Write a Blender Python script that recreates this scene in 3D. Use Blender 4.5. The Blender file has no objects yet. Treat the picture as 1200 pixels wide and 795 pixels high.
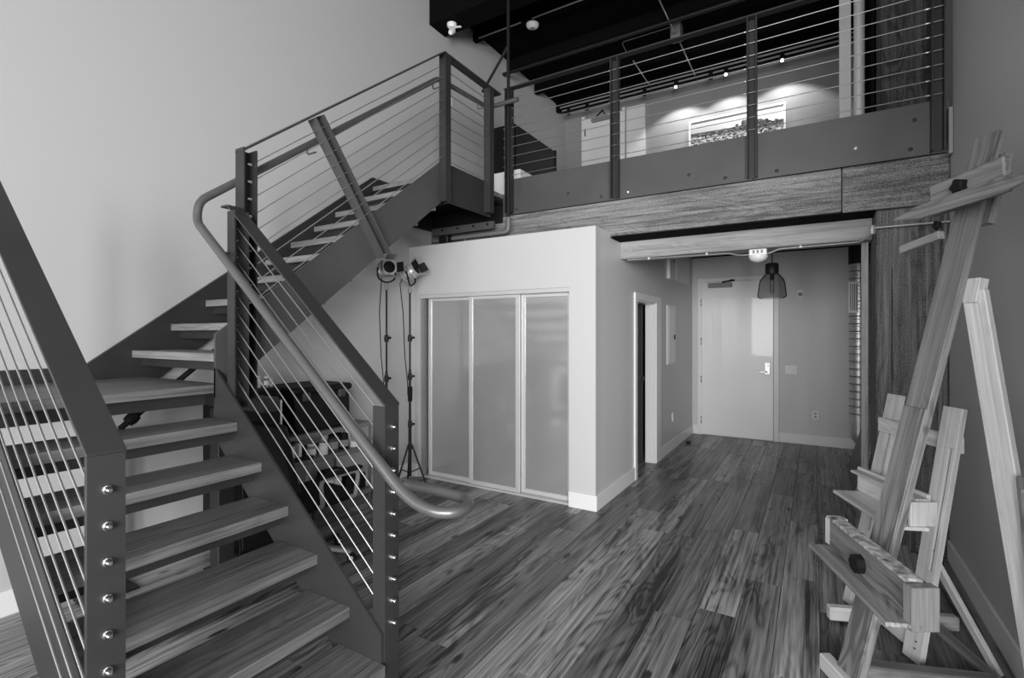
import bpy, bmesh, math, random
from mathutils import Vector, Matrix
random.seed(7)
D=bpy.data; COL=bpy.context.scene.collection; SC=bpy.context.scene
V=Vector
# ---------------------------------------------------------------- camera, world, light, exposure
EYE=1.5; YAW=math.radians(31.25)
cd=D.cameras.new('camera'); cam=D.objects.new('camera',cd); COL.objects.link(cam)
cam.location=(0,0,EYE); cam.rotation_euler=(math.radians(90),0,YAW)
cd.sensor_width=36; cd.lens=586/1200*36; cd.shift_y=-6.8/1200; cd.clip_start=.05
SC.camera=cam
w=D.worlds.new('world'); SC.world=w; w.use_nodes=True
w.node_tree.nodes['Background'].inputs[0].default_value=(.9,.9,.9,1)
w.node_tree.nodes['Background'].inputs[1].default_value=.8
SC.view_settings.view_transform='Standard'; SC.view_settings.look='None'
SC.view_settings.gamma=1; SC.view_settings.use_curve_mapping=False
SC.view_settings.exposure=0.0
def area(loc,rot,sx,sy,power,spread=180):
    l=D.lights.new('window_light','AREA'); l.shape='RECTANGLE'; l.size=sx; l.size_y=sy; l.energy=power; l.spread=math.radians(spread)
    o=D.objects.new('window_light',l); o.location=loc; o.rotation_euler=rot; COL.objects.link(o)
# daylight entering through the three tall windows behind the camera
WINX=(-2.95,-1.35,.25,1.85,3.45)
for wx,wp in zip(WINX,(12,75,125,310,350)):
    area((wx,-3.96,1.95),(math.radians(90),0,0),1.15,2.5,wp,160)
# ---------------------------------------------------------------- materials
MATS={}
def mat(name,c=.5,rough=.5,metal=0,spec=.5,var=0,bump=0,bscale=60,emit=0,coat=0,alpha=None):
    if name in MATS: return MATS[name]
    m=D.materials.new(name); m.use_nodes=True; nt=m.node_tree; b=nt.nodes['Principled BSDF']
    b.inputs['Base Color'].default_value=(c,c,c,1); b.inputs['Roughness'].default_value=rough
    b.inputs['Metallic'].default_value=metal; b.inputs['Specular IOR Level'].default_value=spec
    b.inputs['Coat Weight'].default_value=coat
    if emit: b.inputs['Emission Color'].default_value=(1,1,1,1); b.inputs['Emission Strength'].default_value=emit
    tc=nt.nodes.new('ShaderNodeTexCoord')
    if var:
        n=nt.nodes.new('ShaderNodeTexNoise'); n.inputs['Scale'].default_value=bscale*.06; n.inputs['Detail'].default_value=5
        nt.links.new(tc.outputs['Object'],n.inputs['Vector'])
        r=nt.nodes.new('ShaderNodeMapRange'); r.inputs['From Min'].default_value=.3; r.inputs['From Max'].default_value=.7
        r.inputs['To Min'].default_value=c*(1-var); r.inputs['To Max'].default_value=c*(1+var)
        nt.links.new(n.outputs['Fac'],r.inputs['Value']); nt.links.new(r.outputs[0],b.inputs['Base Color'])
    if bump:
        n2=nt.nodes.new('ShaderNodeTexNoise'); n2.inputs['Scale'].default_value=bscale; n2.inputs['Detail'].default_value=4
        nt.links.new(tc.outputs['Object'],n2.inputs['Vector'])
        bp=nt.nodes.new('ShaderNodeBump'); bp.inputs['Strength'].default_value=bump; bp.inputs['Distance'].default_value=.01
        nt.links.new(n2.outputs['Fac'],bp.inputs['Height']); nt.links.new(bp.outputs[0],b.inputs['Normal'])
    MATS[name]=m; return m
def wood(name,dark,light,rough=.5,rnd=.25,knots=0,streak=.5,speck=0,bump=.3,ring=.3,grain=1.0,scale=1.0):
    """grain along the object's local X"""
    if name in MATS: return MATS[name]
    m=D.materials.new(name); m.use_nodes=True; nt=m.node_tree; N=nt.nodes; L=nt.links; b=N['Principled BSDF']
    def nd(t,**k):
        n=N.new(t)
        for a,v in k.items(): setattr(n,a,v)
        return n
    def mth(op,a,bb=None,c=None):
        n=nd('ShaderNodeMath',operation=op)
        for i,x in enumerate((a,bb,c)):
            if x is None: continue
            if hasattr(x,'links'): L.new(x,n.inputs[i])
            else: n.inputs[i].default_value=x
        return n.outputs[0]
    tc=nd('ShaderNodeTexCoord'); oi=nd('ShaderNodeObjectInfo')
    off=nd('ShaderNodeVectorMath',operation='SCALE'); off.inputs[0].default_value=(37.,53.,71.); L.new(oi.outputs['Random'],off.inputs['Scale'])
    add=nd('ShaderNodeVectorMath',operation='ADD'); L.new(tc.outputs['Object'],add.inputs[0]); L.new(off.outputs[0],add.inputs[1])
    def noise(sc,scale=1,detail=4,dist=0):
        mp=nd('ShaderNodeMapping'); mp.inputs['Scale'].default_value=sc; L.new(add.outputs[0],mp.inputs[0])
        n=nd('ShaderNodeTexNoise'); n.inputs['Scale'].default_value=scale; n.inputs['Detail'].default_value=detail; n.inputs['Distortion'].default_value=dist
        L.new(mp.outputs[0],n.inputs['Vector']); return n.outputs['Fac']
    s=scale
    broad=noise((.8*s,9*s,9*s),1,4,.3)
    fine=noise((3*s,110*s,110*s),1,5,.1)
    mid=noise((.9*s,42*s,42*s),1,4,.15)
    warp=noise((1.1*s,5*s,5*s),1,2,.3)
    # cathedral rings: contour lines of a stretched field
    rg=mth('SINE',mth('MULTIPLY',warp,90*grain))
    rg=mth('MULTIPLY_ADD',rg,.5,.5)
    rg=mth('POWER',rg,2.0)
    def mr(x,a,bb,c=0,d=1):
        n=nd('ShaderNodeMapRange'); n.inputs['From Min'].default_value=a; n.inputs['From Max'].default_value=bb
        n.inputs['To Min'].default_value=c; n.inputs['To Max'].default_value=d; L.new(x,n.inputs['Value']); return n.outputs[0]
    t=mr(fine,.3,.7)
    t=mth('MULTIPLY_ADD',mr(mid,.30,.70),.50,mth('MULTIPLY',t,.50))
    t=mth('MULTIPLY_ADD',t,.88,.0)
    t=mth('SUBTRACT',t,mth('MULTIPLY',mth('MULTIPLY',rg,mr(noise((.8,4.5,4.5),1,2,0),.42,.62)),ring*2))
    st=mr(broad,.52,.66)
    t=mth('SUBTRACT',t,mth('MULTIPLY',st,streak))
    if knots:
        mp=nd('ShaderNodeMapping'); mp.inputs['Scale'].default_value=(2.6,6.5,6.5); L.new(add.outputs[0],mp.inputs[0])
        vo=nd('ShaderNodeTexVoronoi'); vo.inputs['Scale'].default_value=1; vo.voronoi_dimensions='3D'; L.new(mp.outputs[0],vo.inputs['Vector'])
        nz=noise((6,20,20),1,3,1)
        kd=mth('ADD',vo.outputs['Distance'],mth('MULTIPLY',nz,.25))
        t=mth('SUBTRACT',t,mth('MULTIPLY',mr(kd,.27,.14),knots))
    if speck:
        sp=noise((110,180,180),1,2,0); t=mth('ADD',t,mth('MULTIPLY',mr(sp,.35,.7,-.5,.5),speck))
    cl=nd('ShaderNodeClamp'); L.new(t,cl.inputs[0])
    rr=mr(oi.outputs['Random'],0,1,1-rnd,1+rnd)
    val=mth('MULTIPLY',mr(cl.outputs[0],0,1,dark,light),rr)
    L.new(val,b.inputs['Base Color'])
    b.inputs['Roughness'].default_value=rough; b.inputs['Specular IOR Level'].default_value=.4
    bp=nd('ShaderNodeBump'); bp.inputs['Strength'].default_value=bump; bp.inputs['Distance'].default_value=.003
    L.new(cl.outputs[0],bp.inputs['Height']); L.new(bp.outputs[0],b.inputs['Normal'])
    MATS[name]=m; return m
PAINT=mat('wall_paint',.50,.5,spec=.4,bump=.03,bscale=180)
PAINT_LIT=mat('wall_paint_closet_lit',.55,.45,spec=.3,bump=.03,bscale=180)  # same wall paint, lighter: the closet's stronger light is put into the colour
PAINT_HALL_LIT=mat('wall_paint_hall_lit',.60,.42,spec=.45,bump=.03,bscale=180)  # same wall paint, lightened to stand in for light missing in the hall
TRIM=mat('trim_paint',.78,.35)
DOORW=mat('door_paint',.82,.32,spec=.6,coat=.4)
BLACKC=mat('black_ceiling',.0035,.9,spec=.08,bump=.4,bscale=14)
STEEL=mat('grey_steel',.030,.45,spec=.38,var=.12,bscale=50)
STEELL=mat('grey_steel_plate',.070,.45,var=.15,bscale=40)
CAPM=mat('cap_steel',.034,.42,spec=.42,var=.1,bscale=40)
CABLE=mat('cable_steel',.48,.38,metal=.9)
PIPE=mat('handrail_steel',.14,.33,metal=.45)
CHROME=mat('chrome',.75,.15,metal=1)
ALU=mat('aluminium',.6,.35,metal=.8)
GALV=mat('galvanised',.6,.33,metal=.65,var=.15,bscale=60)
DOORFR=mat('door_frame_metal',.62,.35,metal=.25)
BLACK=mat('black_plastic',.008,.6,spec=.25)
BLACKM=mat('black_metal',.010,.5,spec=.3)
DGREY=mat('dark_grey_plastic',.05,.5)
GREY=mat('grey_plastic',.25,.5)
WHITE=mat('white_plastic',.8,.4)
SHELFM=mat('shelf_grey',.16,.5)
FLOORW=wood('floor_wood',.03,.50,rough=.36,rnd=.5,knots=.8,streak=.34,ring=.13,bump=.15,grain=.9)
TREADW=wood('tread_wood',.07,.24,rough=.45,rnd=.1,streak=.25,ring=.12,bump=.3)
BEAMW=wood('timber_rough',.08,.42,rough=.8,rnd=.08,streak=.25,speck=.5,ring=.1,bump=.6,knots=.3)
COLW=wood('timber_column',.05,.32,rough=.8,rnd=.1,streak=.35,speck=.55,ring=.1,bump=.6,knots=.3)
GLULAM=wood('glulam_pale',.22,.5,rough=.6,rnd=.05,streak=.15,ring=.1,bump=.3)
OAK=wood('oak_easel',.12,.38,rough=.5,rnd=.15,streak=.25,ring=.35,bump=.3)
PINE=wood('pine_easel',.45,.80,rough=.5,rnd=.1,streak=.1,ring=.12,bump=.2)
OLDW=wood('stained_board',.04,.2,rough=.5,rnd=.1,streak=.3,ring=.3,bump=.3)
def frosted():
    m=D.materials.new('frosted_glass'); m.use_nodes=True; nt=m.node_tree; b=nt.nodes['Principled BSDF']
    b.inputs['Base Color'].default_value=(.34,.34,.34,1); b.inputs['Roughness'].default_value=.12
    b.inputs['Transmission Weight'].default_value=.12; b.inputs['IOR'].default_value=2.1
    b.inputs['Specular IOR Level'].default_value=1.0
    b.inputs['Coat Weight'].default_value=.3; b.inputs['Coat Roughness'].default_value=.1
    return m
FROST=frosted()
def clear(name,c,rough=0,alpha=.25):
    m=D.materials.new(name); m.use_nodes=True; nt=m.node_tree; N=nt.nodes
    out=N['Material Output']; N.remove(N['Principled BSDF'])
    tr=N.new('ShaderNodeBsdfTransparent'); tr.inputs[0].default_value=(c,c,c,1)
    gl=N.new('ShaderNodeBsdfGlossy'); gl.inputs['Roughness'].default_value=.05
    lw=N.new('ShaderNodeLayerWeight'); lw.inputs[0].default_value=alpha
    mx=N.new('ShaderNodeMixShader'); nt.links.new(lw.outputs['Fresnel'],mx.inputs[0]); nt.links.new(tr.outputs[0],mx.inputs[1]); nt.links.new(gl.outputs[0],mx.inputs[2])
    nt.links.new(mx.outputs[0],out.inputs[0]); return m
SMOKEGL=clear('smoked_glass',.80,alpha=.05); CLEARGL=clear('clear_glass',.95)
# ---------------------------------------------------------------- mesh helpers
MW={}
def link(o,parent=None,M=None,label=None,cat=None,group=None,kind=None):
    M=M or Matrix.Identity(4)
    COL.objects.link(o)
    if parent is not None:
        o.parent=parent; o.matrix_parent_inverse=MW[parent.name].inverted()
    o.matrix_basis=M; MW[o.name]=M.copy()
    if label: o['label']=label
    if cat: o['category']=cat
    if group: o['group']=group
    if kind: o['kind']=kind
    return o
def thing(name,loc,label,cat,group=None):
    o=D.objects.new(name,None); o.empty_display_size=.1
    return link(o,None,Matrix.Translation(V(loc)),label,cat,group)
class B:
    def __init__(s): s.v=[];s.f=[]
    def poly(s,pts,faces):
        n=len(s.v); s.v+=[V(p) for p in pts]; s.f+=[tuple(i+n for i in f) for f in faces]; return s
    def box(s,x0,x1,y0,y1,z0,z1):
        x0,x1=min(x0,x1),max(x0,x1);y0,y1=min(y0,y1),max(y0,y1);z0,z1=min(z0,z1),max(z0,z1)
        return s.poly([(x0,y0,z0),(x1,y0,z0),(x1,y1,z0),(x0,y1,z0),(x0,y0,z1),(x1,y0,z1),(x1,y1,z1),(x0,y1,z1)],
          [(0,3,2,1),(4,5,6,7),(0,1,5,4),(1,2,6,5),(2,3,7,6),(3,0,4,7)])
    def prism(s,pts,ext):
        """planar outline extruded by vector"""
        ext=V(ext); p=[V(a) for a in pts]; n=len(p)
        return s.poly(p+[a+ext for a in p],[tuple(range(n))[::-1],tuple(range(n,2*n))]+[(i,(i+1)%n,n+(i+1)%n,n+i) for i in range(n)])
    def bar(s,p,q,w,t,side):
        p,q=V(p),V(q); x=(q-p).normalized(); y=V(side); y=(y-x*y.dot(x)).normalized(); z=x.cross(y)
        a=y*w/2; b=z*t/2
        return s.prism([p-a-b,p+a-b,p+a+b,p-a+b],q-p)
    def tube(s,pts,r,n=10,cap=True):
        pts=[V(p) for p in pts]; rs=r if isinstance(r,(list,tuple)) else [r]*len(pts)
        t0=(pts[1]-pts[0]).normalized(); up=V((0,0,1)) if abs(t0.z)<.9 else V((1,0,0)); a=t0.cross(up).normalized()
        base=len(s.v)
        for i,p in enumerate(pts):
            if i==0:t=pts[1]-p
            elif i==len(pts)-1:t=p-pts[i-1]
            else:t=(pts[i+1]-p).normalized()+(p-pts[i-1]).normalized()
            t=t.normalized(); a=(a-t*a.dot(t)).normalized(); b=t.cross(a)
            for k in range(n):
                th=2*math.pi*k/n; s.v.append(p+(a*math.cos(th)+b*math.sin(th))*rs[i])
        for i in range(len(pts)-1):
            for k in range(n):
                k2=(k+1)%n; s.f.append((base+i*n+k,base+i*n+k2,base+(i+1)*n+k2,base+(i+1)*n+k))
        if cap:
            s.f.append(tuple(base+k for k in range(n))[::-1]); e=base+(len(pts)-1)*n; s.f.append(tuple(e+k for k in range(n)))
        return s
    def lathe(s,c,prof,n=20,axis=(0,0,1)):
        """prof: (r,h) along axis"""
        c=V(c); ax=V(axis).normalized()
        pts=[c+ax*h for r,h in prof]
        up=V((0,0,1)) if abs(ax.z)<.9 else V((1,0,0)); a=ax.cross(up).normalized(); b=ax.cross(a); base=len(s.v)
        for (r,h),p in zip(prof,pts):
            for k in range(n):
                th=2*math.pi*k/n; s.v.append(p+(a*math.cos(th)+b*math.sin(th))*max(r,1e-4))
        for i in range(len(prof)-1):
            for k in range(n):
                k2=(k+1)%n; s.f.append((base+i*n+k,base+i*n+k2,base+(i+1)*n+k2,base+(i+1)*n+k))
        s.f.append(tuple(base+k for k in range(n))[::-1]); e=base+(len(prof)-1)*n; s.f.append(tuple(e+k for k in range(n)))
        return s
    def make(s,name,m,parent=None,smooth=False,bevel=0,label=None,cat=None,group=None,kind=None,origin=None):
        if origin is None:
            xs=[p.x for p in s.v];ys=[p.y for p in s.v];zs=[p.z for p in s.v]
            origin=V(((min(xs)+max(xs))/2,(min(ys)+max(ys))/2,min(zs)))
        origin=V(origin)
        return finish(name,[p-origin for p in s.v],s.f,Matrix.Translation(origin),m,parent,smooth,bevel,label,cat,group,kind)
def _grain(s,name,m,parent,p,q,side,bevel=0,**k):
    M,l=frame(p,q,side); Mi=M.inverted()
    return finish(name,[Mi@v for v in s.v],s.f,M,m,parent,False,bevel,**k)
B.grain=_grain
def finish(name,v,f,M,m,parent,smooth,bevel,label=None,cat=None,group=None,kind=None):
    me=D.meshes.new(name); bm=bmesh.new()
    bv=[bm.verts.new(p) for p in v]
    for q in f:
        try: bm.faces.new([bv[i] for i in q])
        except ValueError: pass
    bmesh.ops.recalc_face_normals(bm,faces=bm.faces)
    if bevel:
        es=[e for e in bm.edges if len(e.link_faces)==2 and e.calc_face_angle(0)>.6]
        bmesh.ops.bevel(bm,geom=es,offset=bevel,segments=1,affect='EDGES',profile=.5)
    if smooth:
        for fc in bm.faces: fc.smooth=len(fc.verts)<5 or fc.calc_area()<1e-5
        for e in bm.edges:
            if len(e.link_faces)==2 and e.calc_face_angle(0)>.7: e.smooth=False
    bm.to_mesh(me); bm.free(); me.materials.append(m)
    o=D.objects.new(name,me)
    return link(o,parent,M,label,cat,group,kind)
def frame(p,q,side):
    p,q=V(p),V(q); x=(q-p).normalized(); y=V(side); y=(y-x*y.dot(x)).normalized(); z=x.cross(y)
    M=Matrix((x,y,z)).transposed().to_4x4(); M.translation=(p+q)/2
    return M,(q-p).length
def board(name,p,q,w,t,side,m,parent=None,bevel=.003,**k):
    """plank from p to q, width w along side, thickness t; grain runs p->q"""
    M,l=frame(p,q,side); b=B().box(-l/2,l/2,-w/2,w/2,-t/2,t/2)
    return finish(name,b.v,b.f,M,m,parent,False,bevel,**k)
def channel(name,p,q,w,d,t,web,m,parent,**k):
    """C-section from p to q. web: direction the web faces (outside); w web width, d flange depth"""
    M,l=frame(p,q,V(web)); # local y = web normal direction
    b=B(); b.box(-l/2,l/2,d/2-t,d/2,-w/2,w/2); b.box(-l/2,l/2,-d/2,d/2-t,-w/2,-w/2+t); b.box(-l/2,l/2,-d/2,d/2-t,w/2-t,w/2)
    return finish(name,b.v,b.f,M,m,parent,False,0,**k)
def dup(o,M,parent,label=None):
    c=o.copy()
    if parent is not None:
        c.parent=parent; c.matrix_parent_inverse=MW[parent.name].inverted()
    COL.objects.link(c); c.matrix_basis=M; MW[c.name]=M.copy()
    if label: c['label']=label
    return c
def dup_tree(root,M):
    """copy of a thing and its parts, moved rigidly to M"""
    d=M@MW[root.name].inverted()
    c=root.copy(); COL.objects.link(c); c.matrix_basis=M; MW[c.name]=M.copy()
    for ch in [o for o in list(COL.objects) if o.parent==root]:
        n=dup(ch,d@MW[ch.name],c)
        for g in [o for o in list(COL.objects) if o.parent==ch]: dup(g,d@MW[g.name],n)
    return c
def arc(pts,r,n=5):
    """round the corners of a polyline"""
    P=[V(p) for p in pts]; out=[P[0]]
    for i in range(1,len(P)-1):
        a=(P[i-1]-P[i]);b=(P[i+1]-P[i]);ra=min(r,a.length*.45,b.length*.45)
        A=P[i]+a.normalized()*ra;Bq=P[i]+b.normalized()*ra
        for k in range(n+1):
            t=k/n; out.append(A*(1-t)**2+P[i]*2*t*(1-t)+Bq*t*t)
    out.append(P[-1]); return out
XL,XR,YF,YB=-3.675,.76,7.82,-4.0     # room: left wall, right wall, far wall, window wall
HT=5.6
# ---------------------------------------------------------------- setting
S=dict(kind='structure')
fl=B().box(XL-.1,4.7,YB,YF+.1,-.12,-.012).make('floor',mat('subfloor',.06,.7),label='dark wood plank floor',**S)
PW=.19; proto={}
x=.019-PW*20; rows=[]
while x<XR:
    rows.append(x); x+=PW
for i,x0 in enumerate(rows):
    xa=max(x0,XL); xb=min(x0+PW,XR)
    if xb-xa<.02: continue
    y=-.6-random.random()*1.2
    while y<YF:
        l=random.choice((.75,1.05,1.3,1.6,1.9)); y1=min(y+l,YF)
        if y1-y>.05 and y1>-.3:
            key=(round(xb-xa,3),round(y1-y,3)); ya=y
            M=Matrix.Translation(((xa+xb)/2,(ya+y1)/2,-.012+random.uniform(0,.0006)))@Matrix.Rotation(math.pi/2,4,'Z')
            if key in proto: dup(proto[key],M,fl)
            else:
                b=B(); L_,W_=(y1-ya)/2-.0008,(xb-xa)/2-.0013
                b.box(-L_,L_,-W_,W_,0,.012)
                o=finish('plank',b.v,b.f,M,FLOORW,fl,False,.0008); proto[key]=o
        y=y1
FZ=2.92  # loft floor level
B().box(XL-.12,XL,YB,YF,0,HT).make('wall_left',PAINT,**S)
B().box(XR,XR+.12,1.0,YF,0,HT).make('wall_right',PAINT,**S)
XE=4.6
B().box(XR+.12,XE,1.0,1.12,0,HT).make('wall_studio_side',PAINT,**S)
B().box(XE,XE+.12,YB,1.12,0,HT).make('wall_studio_right',PAINT,**S)
B().box(XL,XR,YF,YF+.12,0,2.62).make('wall_far',PAINT_HALL_LIT,**S)
B().box(XL,XR,YF,YF+.12,FZ,HT).make('wall_loft',mat('wall_paint_loft_shaded',.30,.55),**S)  # same wall paint, darkened: the dim loft's shade is in the colour
bw=B()
eg=[XL]+[v for wx in WINX for v in (wx-.6,wx+.6)]+[4.6]
for a,b_ in zip(eg[0::2],eg[1::2]): bw.box(a,b_,YB-.12,YB,0,HT)
for a,b_ in zip(eg[1:-1:2],eg[2::2]): bw.box(a,b_,YB-.12,YB,0,.8); bw.box(a,b_,YB-.12,YB,5.0,HT)
bw.make('wall_window',PAINT,**S)
for n,a in enumerate([wx-.6 for wx in WINX]):
    wf=B()
    for k in range(3): wf.box(a+k*.575,a+k*.575+.05,YB-.09,YB-.03,.8,5.0)
    for z in (.8,1.85,2.9,3.95,4.95): wf.box(a,a+1.2,YB-.09,YB-.03,z,z+.05)
    wf.make('window_%d'%(n+1),BLACKM,**S)
B().box(XL,4.6,YB,4.42,HT,HT+.1).make('ceiling',mat('ceiling_grey',.12,.8),**S)
B().box(XL,XR,4.42,YF,5.30,5.4).make('ceiling_loft',BLACKC,**S)
B().box(XL,XR,4.6,YF,2.62,2.66).make('ceiling_hall',BLACKC,**S)
B().box(XL,XR,4.33,YF,2.70,FZ).make('floor_loft',mat('loft_floor',.12,.6),**S)
# closet block under the loft
YC=3.96; XH=-1.58; CT=2.406
cw=B(); cw.box(XL,-3.535,YC,YC+.11,0,CT); cw.box(-1.825,XH,YC,YC+.11,0,CT); cw.box(-3.535,-1.825,YC,YC+.11,1.90,CT)
cw.make('wall_closet',PAINT_LIT,**S)
hw=B(); hw.box(XH-.11,XH,YC+.11,5.06,0,CT); hw.box(XH-.11,XH,5.78,YF,0,CT); hw.box(XH-.11,XH,5.06,5.78,1.845,CT); hw.box(XH-.11,XH,4.60,YF,CT,2.62)
hw.make('wall_hall',PAINT_HALL_LIT,**S)
B().box(XL,XH-.11,YC+.11,4.30,CT-.05,CT).make('ceiling_closet',PAINT,**S)
ib=B(); ib.box(XL,XH-.11,4.66,4.70,0,2.35); ib.make('wall_closet_back',PAINT,**S)
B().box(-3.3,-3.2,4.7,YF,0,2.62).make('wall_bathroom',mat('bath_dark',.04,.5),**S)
# trims
def trimbox(n,b,m=TRIM,bev=.003): return b.make(n,m,bevel=bev,**S)
BH=.135
trimbox('baseboard_left',B().box(XL,XL+.015,-3.9,3.95,0,BH))
trimbox('baseboard_right',B().box(XR-.015,XR,1.0,4.32,0,BH))
trimbox('baseboard_right_hall',B().box(XR-.015,XR,4.75,YF-.02,0,BH))
trimbox('baseboard_far',B().box(-.43,XR-.02,YF-.015,YF,0,BH))
trimbox('baseboard_far_left',B().box(XH,-1.50,YF-.015,YF,0,BH))
trimbox('baseboard_hall',B().box(XH,XH+.015,YC-.015,4.985,0,BH))
trimbox('baseboard_hall_far',B().box(XH,XH+.015,5.99,YF-.02,0,BH))
trimbox('baseboard_closet',B().box(-1.825,XH,YC-.015,YC,0,BH))
trimbox('baseboard_closet_left',B().box(XL+.015,-3.56,YC-.015,YC,0,BH))
# bathroom doorway casing + door ajar inside
dn=B(); dn.box(XH,XH+.02,4.99,5.06,0,1.92); dn.box(XH,XH+.02,5.78,5.98,0,1.92) ; dn.box(XH,XH+.02,5.06,5.78,1.845,1.92)
dn.box(XH-.11,XH,5.06,5.075,0,1.845); dn.box(XH-.11,XH,5.765,5.78,0,1.845); dn.box(XH-.11,XH,5.075,5.765,1.83,1.845)
trimbox('trim_1',dn)
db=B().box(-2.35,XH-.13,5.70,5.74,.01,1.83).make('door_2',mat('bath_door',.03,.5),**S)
B().tube([(XH-.16,5.70,.98),(XH-.16,5.66,.98),(XH-.25,5.66,.98)],.009).make('handle',CHROME,db,smooth=True)
B().box(-1.712,-1.695,5.69,5.75,.95,1.0).make('latch',BLACKM,db)
# entrance door in the hall
ef=B(); ef.box(-1.50,-1.44,YF-.03,YF,0,2.31); ef.box(-.495,-.43,YF-.03,YF,0,2.31); ef.box(-1.50,-.43,YF-.031,YF,2.25,2.31)
trimbox('trim_2',ef)
ed=B().box(-1.437,-.498,YF-.045,YF-.003,.012,2.247).make('door_1',DOORW,bevel=.002,**S)
for z in (.22,.82,1.38,1.95): B().tube([(-1.443,YF-.05,z-.05),(-1.443,YF-.05,z+.05)],.008,8).make('hinge',ALU,ed,smooth=True)
B().box(-.60,-.54,YF-.055,YF-.045,.93,1.09).make('lock_plate',ALU,ed,bevel=.003)
B().tube(arc([(-.57,YF-.05,.965),(-.57,YF-.10,.965),(-.69,YF-.105,.965)],.02),.011).make('lever_handle',CHROME,ed,smooth=True)
B().lathe((-.57,YF-.055,1.05),[(.018,0),(.018,.012),(.012,.014)],12,(0,-1,0)).make('keyhole',CHROME,ed,smooth=True)
cl=B().box(-1.34,-1.02,YF-.11,YF-.045,2.16,2.225); cl.make('door_closer',GREY,ed,bevel=.006)
B().bar((-1.15,YF-.09,2.235),(-.98,YF-.16,2.25),.02,.01,(0,0,1)).bar((-.98,YF-.16,2.25),(-1.05,YF-.02,2.27),.02,.01,(0,0,1)).make('closer_arm',BLACKM,ed)
B().box(-1.437,-.498,YF-.06,YF,0,.011).make('threshold',GREY,ed)
# sliding closet doors
YD=YC+.06
sd=thing('sliding_closet_door',(-2.68,YD,0),'three-panel frosted sliding closet door in a pale metal frame','sliding door')
fr=B(); fr.box(-3.535,-1.825,YD-.05,YD+.05,1.862,1.90); fr.make('top_track',DOORFR,sd,bevel=.003)
fr=B(); fr.box(-3.535,-1.825,YD-.05,YD+.05,0,.018); fr.make('bottom_track',DOORFR,sd,bevel=.003)
for i,(a,b_,yo) in enumerate(((-3.47,-2.905,.02),(-2.92,-2.345,-.015),(-2.345,-1.83,.02))):
    y=YD+yo
    pf=B(); pf.box(a,a+.04,y-.014,y+.014,.02,1.86); pf.box(b_-.04,b_,y-.014,y+.014,.02,1.86); pf.box(a+.04,b_-.04,y-.014,y+.014,.02,.06); pf.box(a+.04,b_-.04,y-.014,y+.014,1.83,1.86)
    pp=pf.make('door_panel',DOORFR,sd,bevel=.002)
    B().box(a+.04,b_-.04,y-.003,y+.003,.06,1.83).make('glass_pane',FROST,pp)
B().box(-3.533,-3.50,YD-.03,YD+.02,.02,1.862).make('side_track',GREY,sd)
# ---------------------------------------------------------------- timber and steel of the loft edge
YW=4.308
def wbeam(name,x0,x1,y0,y1,z0,z1,m,label,cat,bev=.006,**k):
    return board(name,(x0,(y0+y1)/2,(z0+z1)/2),(x1,(y0+y1)/2,(z0+z1)/2),y1-y0,z1-z0,(0,1,0),m,None,bev,label=label,cat=cat,**k)
wbeam('timber_beam',XL+.002,.160,YW,4.57,2.374,2.69,BEAMW,'long rough-sawn timber beam under the grey steel edge plates, left of the joint','beam')
wbeam('timber_beam',.165,XR-.004,YW,4.57,2.366,2.69,BEAMW,'short rough-sawn timber beam over the timber column by the right wall','beam')
wbeam('glulam_beam',XH+.002,.362,4.575,4.80,2.20,2.366,GLULAM,'smooth pale timber lintel across the hall entrance','beam',bev=.003)
B().box(XH+.002,.362,4.312,4.572,2.358,2.365).make('beam_shade_sheet',BLACKC,**S)  # black sheet added under the beam as painted shade on its underside
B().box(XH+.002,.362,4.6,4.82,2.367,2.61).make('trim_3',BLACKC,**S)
# column
SCOL=board('timber_column',(.56,4.53,.001),(.56,4.53,2.362),.39,.386,(1,0,0),COLW,None,.008,label='massive rough timber column beside the right wall under the beam',cat='column')
B().box(.452,.456,4.332,4.3365,.3,1.95).make('drying_crack',BLACK,SCOL)
o=board('timber_post',(.575,4.66,FZ+.002),(.575,4.66,5.298),.34,.30,(1,0,0),wood('timber_dark',.02,.12,rough=.8,streak=.3,speck=.5,knots=.3),None,.008,label='dark rough timber post standing on the loft behind the railing',cat='column')
board('edge_board',(.322,4.66,.002),(.322,4.66,2.195),.045,.03,(1,0,0),GLULAM,None,.004,label='narrow pale vertical board on the hall side of the timber column',cat='board')
# steel fascia
fa=thing('steel_fascia',(-.9,4.30,2.70),'grey steel edge plates bolted to the loft above the timber beam','fascia')
joints=[-2.60,-1.51,-.415,.655,XR-.003]
for a,b_ in zip(joints[:-1],joints[1:]):
    B().box(a+.002,b_-.002,4.290,4.303,2.692,3.045).make('edge_plate',STEELL,fa,bevel=.001)
for bx,bz in ((-2.549,2.739),(-1.985,2.815),(-1.656,2.74),(-1.412,2.743),(-.892,2.808),(-.615,2.739),(-.251,2.734),(.244,2.811),(.549,2.745),(.569,2.938)):
    B().lathe((bx,4.289,bz),[(.014,0),(.012,.006),(.005,.009)],10,(0,-1,0)).make('bolt',ALU if bx in(-1.412,.244) else STEEL,fa,smooth=True)
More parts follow.
